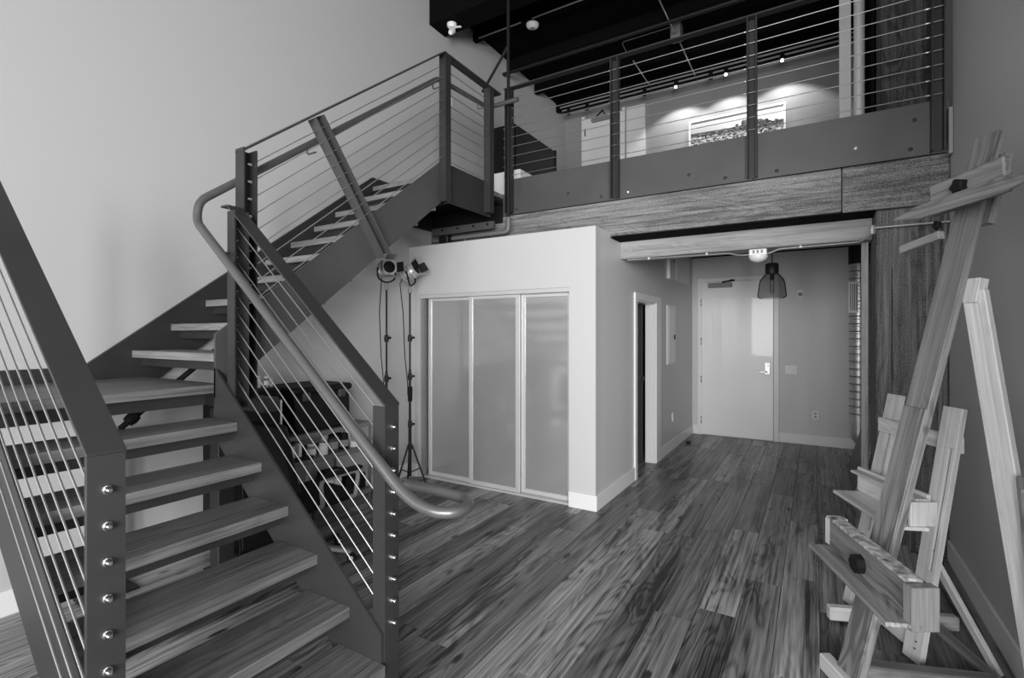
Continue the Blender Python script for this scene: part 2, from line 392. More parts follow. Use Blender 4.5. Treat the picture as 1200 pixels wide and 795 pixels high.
# ---------------------------------------------------------------- staircase
st=thing('staircase',(-2.7,1.2,0),'open-riser L-shaped steel staircase with wooden treads along the left wall','staircase')
LN=lambda i:(-1.463-.2065*i,.177+.1745*i)          # lower flight nosings (x,z)
Y0,Y1=.584,1.44
def tread_l(xn,z,dep,y0,y1,n='tread'):
    b=board(n,(xn-dep/2,y0,z-.0225),(xn-dep/2,y1,z-.0225),dep,.045,(1,0,0),TREADW,st,.0018); return b
for i in range(6):
    xn,z=LN(i); tread_l(xn,z,.275,Y0,Y1)
    B().box(xn-.075,xn-.065,Y0,Y1,z-.10,z-.045).make('tread_carrier',STEEL,st)
GZ=1.224
board('landing_board',(-2.749-.45,Y0,GZ-.0225),(-2.749-.45,1.51,GZ-.0225),.90,.045,(1,0,0),TREADW,st,.0018)
B().box(-2.83,-2.82,Y0,1.45,GZ-.11,GZ-.045).make('landing_carrier',STEEL,st)
UN=lambda j:(1.435+.2203*j,1.393+.1684*j)         # upper flight nosings (y,z)
NOSE=wood('tread_nose_light',.12,.38,rough=.45,rnd=.1,streak=.2,ring=.1,bump=.3)
for j in range(9):
    yn,z=UN(j)
    board('tread',(-3.64,yn+.135,z-.022),(-2.717,yn+.135,z-.022),.27,.044,(0,1,0),NOSE,st,.0018)
    B().box(-3.64,-2.717,yn+.05,yn+.06,z-.095,z-.044).make('tread_carrier',STEEL,st)
yn,z=UN(9)
board('landing_board',(-3.64,(yn+4.30)/2,z-.022),(-2.717,(yn+4.30)/2,z-.022),4.30-yn,.044,(0,1,0),NOSE,st,.0018)
# stringers
def lst(y,t,xe=-1.487):
    top=lambda x:.287+(-1.48-x)*.840
    pts=[(xe,y,0),(xe,y,top(xe)),(-2.715,y,top(-2.715)),(-2.715,y,.96),(-2.06,y,.395),(-1.79,y,.165),(-1.66,y,0)]
    return B().prism(pts,(0,t,0))
lst(Y1,.012).make('stringer',STEEL,st)
lst(Y0-.012,.012).make('stringer',STEEL,st)
B().prism([(-3.668,.5,1.303),(-3.668,1.19,1.303),(-3.668,3.42,3.0),(-3.668,4.29,3.0),(-3.668,4.29,2.63),(-3.668,3.46,2.63),(-3.668,1.35,1.03),(-3.668,.5,1.0)],(.028,0,0)).make('stringer',STEEL,st)
B().prism([(-2.713,1.44,1.495),(-2.713,3.32,2.97),(-2.713,3.32,2.625),(-2.713,1.44,1.16)],(.013,0,0)).make('stringer',STEELL,st)
B().box(-2.713,-2.70,3.33,4.05,2.625,2.955).make('landing_side_plate',STEEL,st)
B().box(-3.64,-2.714,3.40,3.41,2.62,2.86).make('landing_carrier',BLACKM,st)
B().box(-3.64,-2.714,4.285,4.295,2.62,2.86).make('landing_carrier',BLACKM,st)
B().box(-3.64,-2.714,3.42,4.28,2.80,2.815).make('landing_pan',BLACKM,st)
B().box(-3.285,-3.184,1.716,1.82,.012,1.03).make('landing_column',STEEL,st,bevel=.006)
B().box(-3.31,-3.16,1.69,1.845,0,.012).make('base_plate',STEEL,st)
B().bar((-3.64,1.77,1.08),(-2.72,1.77,1.08),.08,.1,(0,0,1)).make('landing_joist',STEEL,st)
# ---------------------------------------------------------------- guard railings
def bolts(root,pts,axis,m=CHROME,n='cable_nut',r=.0115):
    pr=None
    for p in pts:
        if pr is None:
            pr=B().lathe(p,[(r,0),(r,.004),(r*.78,.005),(r*.78,.014),(r*.4,.02)],8,axis).make(n,m,root,smooth=True); o0=V(MW[pr.name].translation); p0=V(p)
        else:
            dup(pr,Matrix.Translation(o0+V(p)-p0),root)
def cable(root,p,q,r=.0032):
    B().tube([p,q],r,6,False).make('cable',CABLE,root,smooth=True)
SL=.846
def lower_rail(yc,label,near):
    g=thing('guard_railing',(-1.52,yc,0),label,'railing',None)
    xe=-1.48; zt=1.205
    dp=.016 if near else .068
    channel('post',(xe-dp/2,yc,.0),(xe-dp/2,yc,zt-.002),.078,dp,.008,(1,0,0),STEEL,g)
    xu=-2.613
    channel('post',(xu+.033,yc,1.11),(xu+.033,yc,zt+SL*(xe-xu)-.03),.078,.066,.008,(-1,0,0),STEEL,g)
    B().bar((xe+.002,yc,zt),(xu-.0,yc,zt+SL*(xe-xu)),.082,.009,(0,1,0)).make('top_rail',CAPM,g,bevel=.001)
    B().box(xu-.06,xu,yc-.041,yc+.041,zt+SL*(xe-xu)-.004,zt+SL*(xe-xu)+.006).make('rail_return',CAPM,g,bevel=.001)
    pts=[]
    for k in range(10):
        z=1.118-.0887*k
        pts.append((xe,yc,z))
        xtop=xu+.06
        # stop where the cable meets the stringer
        cable(g,(xe-.008,yc,z),(xtop-.055,yc,z+SL*(xe-.008-xtop+.055)))
    bolts(g,pts,(1,0,0))
    bolts(g,[(xu+.008,yc,1.118-.0887*k+SL*(xe-xu)) for k in range(9)],(1,0,0),r=.008)
    return g
lower_rail(1.493,'slanting grey cable railing in mid-frame between the stairs and the open floor',False)
lower_rail(.531,'slanting grey cable railing nearest the camera at the left edge of the picture',True)
g=thing('guard_railing',(-2.66,2.4,1.1),'cable railing climbing the upper flight and turning along its top landing','railing')
XG=-2.66; US=.790
ztu=lambda y:2.478+(y-1.54)*US
channel('post',(XG,1.585,1.13),(XG,1.585,ztu(1.585)-.012),.078,.078,.008,(-1,0,0),STEEL,g)
channel('post',(XG,2.605,2.06),(XG,2.03,2.845),.078,.078,.008,(-1,0,0),STEELL,g)
channel('post',(XG,3.30,2.605),(XG,3.30,3.825),.07,.07,.008,(1,0,0),STEEL,g)
channel('post',(XG,3.96,2.645),(XG,3.96,3.825),.07,.07,.008,(1,0,0),STEEL,g)
B().bar((XG,1.545,2.482),(XG,3.265,ztu(3.265)),.08,.010,(1,0,0)).make('top_rail',CAPM,g,bevel=.001)
B().bar((XG,3.255,3.832),(XG,4.12,3.832),.08,.012,(1,0,0)).make('top_rail',CAPM,g,bevel=.001)
for k in range(9):
    dz=.095*(k+1)+.01
    cable(g,(XG,1.62,ztu(1.62)-dz),(XG,3.27,ztu(3.27)-dz))
    cable(g,(XG,3.33,3.82-dz),(XG,3.93,3.82-dz))
bolts(g,[(XG,1.612,ztu(1.61)-.095*(k+1)-.01) for k in range(9)],(0,-1,0),ALU,r=.009)
# loft railing
YR=4.25
g=thing('guard_railing',(-.95,YR,2.7),'long horizontal cable railing along the open edge of the loft','railing')
for xp in (-2.612,-1.515,-.417,.685):
    channel('post',(xp,YR,2.70),(xp,YR,3.925),.07,.066,.008,(0,1,0),STEEL,g)
    bolts(g,[(xp-.045,YR,3.07+.0955*k) for k in range(9)],(-1,0,0),ALU,r=.006)
B().bar((-2.66,YR,3.935),(XR-.004,YR,3.935),.066,.012,(0,1,0)).make('top_rail',CAPM,g,bevel=.001)
for k in range(9): cable(g,(-2.612,YR,3.07+.0955*k),(.72,YR,3.07+.0955*k))
B().box(.735,.757,4.215,4.285,2.66,2.96).make('wall_bracket',GREY,g,bevel=.002)
# handrail pipe
hz=lambda x:1.274+SL*(-1.755-x)
pts=[(-1.47,1.565,.868),(-1.24,1.568,.862),(-1.15,1.555,.862),(-1.095,1.50,.860),(-1.10,1.425,.858),(-1.155,1.388,.858),(-1.25,1.38,.875),(-1.34,1.38,hz(-1.34)),(-2.768,1.38,2.085),(-2.775,1.395,2.195),(-2.785,3.36,3.70),(-2.785,4.13,3.745),(-2.44,4.13,3.745)]
h=B().tube(arc(pts,.055,6),.0215,14).make('handrail',PIPE,None,smooth=True,label='round grey pipe handrail following the stairs, curled over at the bottom',cat='handrail')
for a,b_ in (((-1.60,1.38,hz(-1.60)-.02),(-1.55,1.455,hz(-1.6)-.05)),((-2.60,1.38,hz(-2.6)-.02),(-2.60,1.455,hz(-2.6)-.05))):
    B().tube(arc([a,(a[0],a[1],a[2]-.055),(b_[0],b_[1],a[2]-.055)],.02),.006,8).make('rail_bracket',PIPE,h,smooth=True)
for y in (2.06,3.29,3.95):
    z=2.215+(y-1.40)*.7577 if y<3.35 else 3.73
    B().tube(arc([(-2.785,y,z-.015),(-2.785,y,z-.07),(-2.70,y,z-.07)],.02),.006,8).make('rail_bracket',PIPE,h,smooth=True)
# ---------------------------------------------------------------- ceiling gear of the loft
B().box(XL+.002,XR-.002,4.28,4.55,4.935,HT-.002).make('trim_4',BLACKC,**S)
for y,jl in ((5.1,'front-most of the four black joists under the loft ceiling'),(5.9,'second black joist from the front under the loft ceiling'),(6.7,'third black joist from the front under the loft ceiling'),(7.45,'rear-most of the four black joists, above the track lights')):
    wbeam('ceiling_joist',XL+.002,XR-.004,y,y+.07,5.16,5.298,BLACKC,jl,'joist',group='black joists under the loft ceiling')
t=B().tube([(-3.66,5.80,5.05),(XR-.002,5.80,5.05)],.024,10); t.make('sprinkler_pipe',BLACKM,None,smooth=True,label='thin black pipe running under the loft ceiling above the railing',cat='pipe')
def cnd(n,pts,r,m,label,cat='pipe'): return B().tube(arc(pts,.06),r,8).make(n,m,None,smooth=True,label=label,cat=cat)
cnd('conduit',[(-3.55,5.06,5.14),(-2.95,5.06,5.14)],.007,GREY,'thin grey conduit left of the round white smoke detector')
cnd('conduit',[(-2.80,5.06,5.14),(-1.9,5.06,5.14)],.007,GREY,'thin grey conduit right of the round white smoke detector')
cnd('conduit',[(-1.457,5.12,5.14),(-1.457,6.22,5.14)],.008,ALU,'pale conduit on the loft ceiling in front of the square junction box')
cnd('conduit',[(-1.451,6.42,5.14),(-1.451,7.35,5.14)],.008,ALU,'pale conduit on the loft ceiling behind the square junction box')
cnd('conduit',[(-2.08,6.55,5.14),(-2.08,7.30,5.14)],.008,ALU,'short pale conduit on the loft ceiling, left of the junction box')
cnd('conduit',[(-1.525,6.31,5.292),(-2.16,6.31,5.292),(-2.18,6.60,5.292)],.007,GREY,'curved grey conduit leaving the junction box to the left')
B().box(-1.52,-1.40,6.24,6.38,5.11,5.299).make('junction_box',GREY,None,bevel=.004,label='square grey junction box on the black loft ceiling',cat='box')
sm=B().lathe((-2.86,5.18,5.155),[(.075,0),(.075,-.015),(.066,-.03),(.045,-.045),(.02,-.05)],20).make('smoke_detector',WHITE,None,smooth=True,label='round white smoke detector on the black loft ceiling',cat='detector')
B().lathe((-2.86,5.18,5.104),[(.03,0),(.03,-.003),(.02,-.006)],16).make('detector_vent',GREY,sm,smooth=True)
sc=thing('security_camera',(-3.45,4.40,4.93),'small white ceiling camera under the black soffit by the left wall','camera')
B().lathe((-3.45,4.40,4.934),[(.055,0),(.055,-.02),(.04,-.045)],16).make('mount',WHITE,sc,smooth=True)
B().lathe((-3.45,4.43,4.87),[(.026,0),(.03,.02),(.03,.07),(.022,.09)],16,(0.1,-.8,-.6)).make('body',WHITE,sc,smooth=True)
B().lathe((-3.442,4.366,4.822),[(.012,0),(.012,.004)],12,(0.1,-.8,-.6)).make('lens',BLACK,sc,smooth=True)
B().bar((-3.43,4.42,4.90),(-3.34,4.42,4.88),.02,.012,(0,1,0)).make('bracket',WHITE,sc)
# track lighting
tr=thing('track_light',(-.9,7.42,5.10),'long ceiling track with small lit spot heads above the framed picture','lamp')
for y,z in ((7.36,5.16),(7.44,5.14),(7.52,5.10)):
    B().box(XL+.12,XR-.06,y,y+.018,z,z+.018).make('rail',ALU if y>7.5 else GREY,tr)
EM=mat('lamp_glow',1,.5,emit=14)
heads=[(-1.72,.46),(-1.05,.46),(-.37,.46)]
for hx,_ in heads:
    hd=B().lathe((hx,7.40,5.10),[(.012,.06),(.03,.03),(.035,-.01),(.036,-.05)],12,(0,.3,1)).make('spot_head',BLACKM,tr,smooth=True)
    B().lathe((hx,7.375,5.035),[(.015,0),(.020,.010),(.015,.03)],12,(0,.2,1)).make('bulb',EM,hd,smooth=True)
    l=D.lights.new('spot_lamp','SPOT'); l.energy=24; l.spot_size=math.radians(112); l.spot_blend=.35; l.shadow_soft_size=.02
    o=D.objects.new('spot_lamp',l); o.location=(hx,7.37,5.0); o.rotation_euler=(math.radians(26),0,0); COL.objects.link(o)
for hx in (-3.42,-3.1,-2.7,-2.18,-1.25):
    B().lathe((hx,7.40,5.10),[(.012,.06),(.03,.03),(.035,-.01),(.036,-.05)],12,(0,.3,1)).make('spot_head',BLACKM,tr,smooth=True)
# loft back wall
def doorset(x0,x1,zt,label):
    d=thing('utility_door',((x0+x1)/2,YF-.03,FZ),label,'door')
    B().box(x0-.06,x0,YF-.03,YF-.001,FZ+.001,zt+.05).make('door_frame',TRIM,d); B().box(x1,x1+.05,YF-.03,YF-.001,FZ+.001,zt+.05).make('door_frame',TRIM,d)
    B().box(x0,x1,YF-.04,YF-.002,FZ+.01,zt).make('door_leaf',DOORW,d)
    for z in (3.2,4.2,4.85): B().tube([(x0+.01,YF-.046,z-.06),(x0+.01,YF-.046,z+.06)],.009,8).make('hinge',BLACKM,d,smooth=True)
    B().box(x0+.14,x0+.50,YF-.11,YF-.04,4.98,5.04).make('door_closer',GREY,d,bevel=.008)
    B().bar((x0+.22,YF-.09,5.05),(x0+.32,YF-.05,5.16),.02,.012,(0,1,0)).bar((x0+.38,YF-.09,5.05),(x0+.32,YF-.05,5.16),.02,.012,(0,1,0)).make('closer_arm',BLACKM,d)
doorset(-3.30,-2.66,5.08,'white loft door with a grey door closer on the upper back wall')
B().box(-2.58,-2.28,YF-.05,YF-.001,FZ+.001,5.10).make('wall_panel',TRIM,None,bevel=.003,label='plain white panel right of the loft door',cat='panel')
# framed skyline photograph
pc=thing('framed_picture',(-.98,YF-.03,4.0),'wide framed black and white print of a city skyline on the loft wall','picture')
px0,px1,pz0,pz1=-1.62,-.345,3.90,4.665
f=B(); f.box(px0,px1,YF-.045,YF-.002,pz1-.025,pz1); f.box(px0,px1,YF-.045,YF-.002,pz0,pz0+.025); f.box(px0,px0+.025,YF-.045,YF-.002,pz0+.025,pz1-.025); f.box(px1-.025,px1,YF-.045,YF-.002,pz0+.025,pz1-.025)
f.make('picture_frame',TRIM,pc)
def skyline():
    m=D.materials.new('skyline_print'); m.use_nodes=True; nt=m.node_tree; N=nt.nodes; L=nt.links; b=N['Principled BSDF']; b.inputs['Roughness'].default_value=.4
    tc=N.new('ShaderNodeTexCoord'); sp=N.new('ShaderNodeSeparateXYZ'); L.new(tc.outputs['Object'],sp.inputs[0])
    def mth(op,a,c,d=None):
        n=N.new('ShaderNodeMath'); n.operation=op
        for i,x in enumerate((a,c,d)):
            if x is None: continue
            if hasattr(x,'links'): L.new(x,n.inputs[i])
            else: n.inputs[i].default_value=x
        return n.outputs[0]
    X,Z=sp.outputs['X'],sp.outputs['Z']
    vo=N.new('ShaderNodeTexVoronoi'); vo.inputs['Scale'].default_value=1; vo.distance='CHEBYCHEV'
    mp=N.new('ShaderNodeMapping'); mp.inputs['Scale'].default_value=(42,1,75); L.new(tc.outputs['Object'],mp.inputs[0]); L.new(mp.outputs[0],vo.inputs['Vector'])
    sc=N.new('ShaderNodeSeparateColor'); L.new(vo.outputs['Color'],sc.inputs[0])
    town=mth('MULTIPLY',mth('POWER',sc.outputs[0],1.6),.75)
    # tower heights: stepped noise along x, only right of centre
    wn=N.new('ShaderNodeTexWhiteNoise'); wn.noise_dimensions='1D'; L.new(mth('FLOOR',mth('MULTIPLY',X,26),0),wn.inputs['W'])
    env=mth('MAXIMUM',mth('SUBTRACT',1,mth('ABSOLUTE',mth('MULTIPLY',mth('SUBTRACT',X,.22),2.4),0)),0)
    hor=mth('ADD',mth('MULTIPLY',mth('MULTIPLY',wn.outputs['Value'],env),.13),mth('MULTIPLY_ADD',X,-.04,.535))
    sky=mth('MULTIPLY_ADD',mth('SUBTRACT',X,-.64),.35,.35)
    below=mth('LESS_THAN',Z,hor)
    tower=mth('GREATER_THAN',Z,mth('MULTIPLY_ADD',X,-.04,.47))
    dark=mth('MULTIPLY',town,mth('SUBTRACT',1,mth('MULTIPLY',tower,.75)))
    v=mth('ADD',mth('MULTIPLY',below,dark),mth('MULTIPLY',mth('SUBTRACT',1,below),mth('MINIMUM',sky,.85)))
    L.new(v,b.inputs['Base Color']); return m
B().box(px0+.025,px1-.025,YF-.02,YF-.004,pz0+.025,pz1-.025).make('print',skyline(),pc,origin=((px0+px1)/2,YF-.02,pz0+.025))
# loft things near the left wall
B().box(-3.15,-2.70,4.62,5.30,FZ+.001,3.262).make('storage_box',WHITE,None,bevel=.004,label='low white box standing on the loft at the head of the stairs',cat='box')
cb=thing('cabinet',(-3.42,5.95,FZ),'black cabinet against the left wall of the loft','cabinet')
B().box(-3.67,-3.22,5.36,6.50,FZ+.001,4.13).make('body',BLACK,cb,bevel=.004)
B().box(-3.219,-3.20,5.38,6.48,FZ+.05,4.10).make('door',BLACKM,cb,bevel=.003)
B().box(-3.225,-3.19,6.465,6.50,FZ+.01,4.13).make('side_frame',BLACKM,cb)
b=B().box(-3.672,-3.66,4.60,4.68,4.17,4.29).make('light_switch',WHITE,None,bevel=.002,label='white switch plate on the left wall above the stair landing',cat='switch')
# right end of the loft
B().tube([(.305,4.95,FZ+.001),(.305,4.95,5.29)],.038,14).make('pipe',mat('pale_pipe',.7,.35,metal=.3),None,smooth=True,label='bright vertical pipe standing on the loft left of the timber post',cat='pipe')
B().box(.17,.25,4.98,5.05,FZ+.001,5.29).make('wall_edge',PAINT,None,label='narrow grey partition edge beside the bright vertical pipe on the loft',cat='partition')
cu=B(); n=16
ptsc=[(.37+.36*i/n,5.35+.03*math.sin(i*1.9)) for i in range(n+1)]
cu.prism([(x,y,FZ+.02) for x,y in ptsc]+[(x,y+.012,FZ+.02) for x,y in ptsc[::-1]],(0,0,2.1))
cu.make('curtain',BLACK,None,label='black curtain hanging on the loft behind the bright pipe',cat='curtain')
B().prism([(.30,5.05,FZ+.002),(.36,5.02,FZ+.24),(.42,5.05,FZ+.06),(.54,5.15,FZ+.22),(.58,5.15,FZ+.002)],(.03,.12,0)).make('paper_bag',WHITE,None,label='crumpled white paper by the black curtain on the loft',cat='paper')
# vertical rod and brace by the landing, pipework under it
rod=B().tube([(-2.585,4.19,2.645),(-2.585,4.19,4.935)],.016,10)
rod.tube([(-2.585,4.19,4.33),(-2.93,4.24,3.98)],.014,8)
rod.make('hanger_rod',BLACKM,None,smooth=True,label='thin black hanger rod with a diagonal brace at the head of the stairs',cat='rod')
pp=B().tube(arc([(-2.585,4.19,2.64),(-2.585,4.19,2.50),(-3.45,4.19,2.50),(-3.55,4.19,2.50)],.05),.022,12).make('water_pipe',SHELFM,None,smooth=True,label='grey pipe elbowing left under the top landing in front of the timber beam',cat='pipe')
for x in (-3.42,-3.30): B().lathe((x,4.19,2.50),[(.034,-.02),(.034,.02)],10,(1,0,0)).make('coupling',BLACKM,pp,smooth=True)
B().lathe((-3.36,4.16,2.50),[(.03,0),(.035,.02),(.02,.05)],8,(0,-1,-.4)).make('valve',BLACKM,pp,smooth=True)
B().tube([(-3.13,4.22,2.42),(-3.13,4.22,2.50)],.012,8).make('drop_nipple',ALU,pp,smooth=True)
sp=B().box(-3.5,-2.72,4.12,4.16,2.535,2.61).make('angle_ledger',STEELL,None,bevel=.002,label='steel ledger angle with bolts under the edge of the top landing',cat='bracket')
for x in (-3.35,-3.15,-2.95,-2.78): B().tube([(x,4.115,2.58),(x,4.10,2.58)],.012,6).make('bolt',BLACKM,sp)
# conduit with emergency light across the lintel
cdt=B().tube(arc([(-1.50,4.555,2.185),(-.62,4.555,2.175),(-.55,4.55,2.150),(-.32,4.55,2.150),(-.25,4.555,2.18),(.29,4.555,2.185),(.345,4.34,2.20),(.345,4.30,2.235),(.755,4.30,2.235)],.03),.0075,8).make('conduit',ALU,None,smooth=True,label='pale conduit carrying the emergency light along the lintel and over the column',cat='conduit')
for x in (-1.3,-.8,-.1): B().lathe((x,4.552,2.183),[(.012,-.008),(.012,.008)],8,(1,0,0)).make('clip',WHITE,cdt,smooth=True)
B().lathe((.345,4.31,2.225),[(.015,-.03),(.02,0),(.015,.03)],8,(0,0,1)).make('elbow_fitting',ALU,cdt,smooth=True)
el=thing('emergency_light',(-.40,4.54,2.08),'small white emergency light hanging under the pale lintel','lamp')
B().box(-.465,-.335,4.50,4.57,2.13,2.185).make('housing',WHITE,el,bevel=.006)
B().lathe((-.40,4.535,2.13),[(.07,.006),(.072,-.006),(.06,-.03),(.035,-.045),(.01,-.05)],18).make('lens',WHITE,el,smooth=True)
for x in (-.43,-.40,-.37): B().box(x-.008,x+.008,4.496,4.50,2.15,2.175).make('slot',GREY,el)
# ---------------------------------------------------------------- hall fittings
pl=thing('pendant_lamp',(-.37,5.6,1.85),'smoked glass bell pendant lamp hanging in the hall','lamp')
B().tube([(-.37,5.6,2.20),(-.37,5.6,2.62)],.005,6).make('cord',BLACK,pl,smooth=True)
B().lathe((-.37,5.6,2.09),[(.058,0),(.06,.01),(.06,.095),(.052,.105)],20).make('cap',BLACKM,pl,smooth=True)
gl=B(); prof=[(.058,2.09),(.075,2.075),(.108,2.03),(.118,1.99),(.131,1.875),(.128,1.858),(.112,1.848),(.109,1.852),(.125,1.862),(.127,1.876),(.114,1.99),(.104,2.028),(.072,2.071),(.055,2.086)]
gl.lathe((-.37,5.6,0),[(r,z) for r,z in prof],28)
gl.f=[q for q in gl.f if len(q)<5]; gl.make('glass_shade',SMOKEGL,pl,smooth=True)
B().lathe((-.37,5.6,1.89),[(.004,0),(.017,.02),(.018,.13),(.012,.16),(.014,.2)],14).make('bulb',CLEARGL,pl,smooth=True)
B().lathe((-.37,5.6,2.03),[(.018,0),(.018,.06)],14).make('lamp_holder',BLACKM,pl,smooth=True)
def plate(n,x0,x1,y0,y1,z0,z1,label,cat,m=WHITE): return B().box(x0,x1,y0,y1,z0,z1).make(n,m,None,bevel=.002,label=label,cat=cat)
yf=YF-.001
def yplate(n,x,z,w_,h_,label,cat,m=WHITE,t=.012):
    return plate(n,x-w_/2,x+w_/2,yf-t,yf,z-h_/2,z+h_/2,label,cat,m)
o=yplate('thermostat',-.175,2.03,.075,.11,'small wall device high on the far hall wall right of the entrance door','device',t=.03); B().box(-.20,-.15,yf-.036,yf-.03,2.0,2.05).make('display',GREY,o)
o=yplate('light_switch',-.285,1.0,.14,.12,'white double switch plate right of the entrance door','switch')
for dx in (-.032,.032): B().box(-.285+dx-.014,-.285+dx+.014,yf-.018,yf-.012,.97,1.03).make('rocker',TRIM,o,bevel=.002)
o=yplate('wall_outlet',-.0,.405,.075,.115,'white wall outlet low on the far hall wall','outlet')
for dz in (-.022,.022): B().box(-.014,.014,yf-.0135,yf-.012,.405+dz-.012,.405+dz+.012).make('socket',GREY,o)
def xplate(n,y,z,w_,h_,label,cat,m=WHITE,t=.012): return plate(n,XH+.001,XH+.001+t,y-w_/2,y+w_/2,z-h_/2,z+h_/2,label,cat,m)
o=xplate('electrical_panel',6.50,1.48,.42,.74,'flush grey electrical panel on the left hall wall','panel',m=TRIM,t=.014)
B().box(XH+.0155,XH+.022,6.34,6.66,1.14,1.82).make('panel_door',TRIM,o,bevel=.003); B().box(XH+.022,XH+.03,6.60,6.64,1.42,1.48).make('latch',BLACKM,o)
xplate('wall_outlet',6.6,.42,.07,.11,'white blank wall plate low on the left hall wall','outlet')
o=xplate('wall_speaker',6.45,2.35,.28,.34,'pale wall box high on the left hall wall','box',m=TRIM,t=.04); B().lathe((XH+.042,6.53,2.42),[(.02,0),(.02,.004)],12,(1,0,0)).make('knob',BLACKM,o,smooth=True)
o=xplate('vent_grille',7.15,2.40,.80,.40,'white air grille high on the left hall wall near the far corner','vent',m=TRIM,t=.015)
for k in range(9): B().box(XH+.016,XH+.022,6.79,7.51,2.235+k*.04,2.25+k*.04).make('louvre',WHITE,o)
B().box(-1.50,-1.45,7.02,7.08,.001,.03).make('door_stop',BLACK,None,label='tiny black door stop on the hall floor by the left wall',cat='stop')
# spiral duct
du=thing('spiral_duct',(.46,7.5,.2),'shiny spiral metal air duct standing in the far right corner of the hall','duct')
prof=[]; z=.42
while z<2.35:
    prof+= [(.098,z),(.098,z+.075),(.103,z+.08),(.103,z+.086)]; z+=.09
B().lathe((.46,7.5,0),prof+[(.098,2.36)],28).make('pipe',GALV,du,smooth=True)
B().tube(arc([(.46,7.5,.42),(.46,7.5,.22),(.62,7.44,.12)],.15,8),.1,20).make('elbow',GALV,du,smooth=True)
seam=B().lathe((.46,7.5,.50),[(.101,0),(.107,.006),(.101,.012)],28).make('seam_ring',SHELFM,du,smooth=True)
for k in range(1,20): dup(seam,Matrix.Translation(V((0,0,.0925*k)))@MW[seam.name],du)
B().lathe((.46,7.5,2.355),[(.11,0),(.11,.26)],24).make('collar',BLACKM,du,smooth=True)
gr=B().box(.345,.445,7.385,7.40,1.75,2.13).make('duct_grille',TRIM,du,bevel=.002)
for x in (.368,.388,.408,.428): B().box(x-.004,x+.004,7.382,7.386,1.78,2.10).make('slat',DGREY,gr)
# wood panel leaning in the hall
lp=thing('leaning_board',(.40,6.15,0),'dark stained wooden board with a pale edge leaning in the hall behind the column','board')
a,b_=V((.30,6.62,.01)),V((.315,5.66,.01)); up=V((.20,.0,.74))
B().prism([a,b_,b_+up,a+up],(.016,0,.004)).make('panel_face',OLDW,lp)
B().prism([b_+V((-.004,-.016,0)),b_+V((.022,-.016,0)),b_+V((.022,0,0))+up,b_+V((-.004,0,0))+up],(0,.014,0)).make('edge_strip',GLULAM,lp)
# ---------------------------------------------------------------- under the stairs
# two film lights on stands
def lightstand(x,y,zt,label,headdir,tilt):
    t=thing('studio_light',(x,y,0),label,'lamp','film lights on tall stands')
    B().tube([(x,y,.12),(x,y,.62)],.016,10).make('lower_pole',BLACKM,t,smooth=True)
    B().tube([(x,y,.62),(x,y,1.15)],.012,10).make('middle_pole',BLACKM,t,smooth=True)
    B().tube([(x,y,1.15),(x,y,zt-.16)],.009,10).make('upper_pole',BLACKM,t,smooth=True)
    for z in (.62,1.08,1.45):
        c=B().lathe((x,y,z),[(.02,-.03),(.022,0),(.018,.035)],10).make('collar',BLACKM,t,smooth=True)
        B().tube([(x+.01,y,z),(x+.05,y-.01,z+.008)],.006,6).lathe((x+.05,y-.01,z+.008),[(.014,0),(.012,.012)],6,(1,-.2,0)).make('clamp_knob',BLACKM,c)
    B().lathe((x,y,.40),[(.022,-.02),(.026,0),(.02,.03)],10).make('spreader',BLACKM,t,smooth=True)
    for k in range(3):
        a=math.radians(20+120*k); dx,dy=math.cos(a),math.sin(a); R=.18
        B().tube([(x+dx*.02,y+dy*.02,.42),(x+dx*R,y+dy*R,.012)],.009,6).tube([(x+dx*.015,y+dy*.015,.16),(x+dx*R*.55,y+dy*R*.55,.20)],.006,6).make('leg',BLACKM,t)
    # lamp head
    c=V((x,y,zt)); d=V(headdir).normalized(); r=V((d.y,-d.x,0)).normalized(); u=r.cross(d)
    B().tube(arc([c+r*.085,c+r*.085-u*.05+V((0,0,-.05)),V((x,y,zt-.14)),c-r*.085-u*.05+V((0,0,-.05)),c-r*.085],.04),.008,8).make('yoke',BLACKM,t,smooth=True)
    B().lathe(c-d*.07,[(.045,-.02),(.068,0),(.072,.02),(.072,.10),(.066,.115),(.075,.12),(.075,.14)],20,d).make('lamp_housing',mat('silver_paint',.6,.3,metal=.4),t,smooth=True)
    for k in range(3): B().lathe(c-d*(.05-.03*k),[(.077,0),(.077,.006)],20,d).make('cooling_fin',CHROME,t,smooth=True)
    B().lathe(c+d*.072,[(.055,0),(.05,.006),(.02,.014)],18,d).make('lens',BLACK,t,smooth=True)
    for sx,sy in ((1,0),(-1,0),(0,1),(0,-1)):
        o=c+d*.075+r*sx*.07+u*sy*.07; q=o+d*.07+(r*sx+u*sy)*.035; sd_=(u if sx else r)
        B().bar(o,q,.09,.003,sd_).make('barn_door',BLACKM if sx else ALU,t)
    B().tube([c-r*.085,c-r*.11],.014,8).make('tilt_knob',BLACKM,t)
    B().lathe((x,y,zt-.17),[(.018,-.03),(.02,0),(.014,.03)],10).make('spigot',GREY,t,smooth=True)
    bx=x-.06
    B().tube([c-d*.08,c-d*.12+V((0,0,-.05)),V((bx,y-.03,zt-.4)),V((bx+.01,y-.02,1.3)),V((x-.01,y-.02,1.0)),V((x-.02,y-.01,.9))],.0045,6).make('power_cable',BLACK,t,smooth=True)
    return t
lightstand(-3.38,3.34,2.10,'silver film light on a tall stand, the left one, its lens turned to the room',(.8,-.35,.05),0)
t2=lightstand(-3.35,3.62,2.09,'silver film light on a tall black tripod stand, the right one beside the closet',(.75,.25,.45),0)
B().tube([(-3.33,3.60,.85),(-3.31,3.58,.93),(-3.31,3.58,.99)],.022,8).make('inline_switch',BLACK,t2,smooth=True)
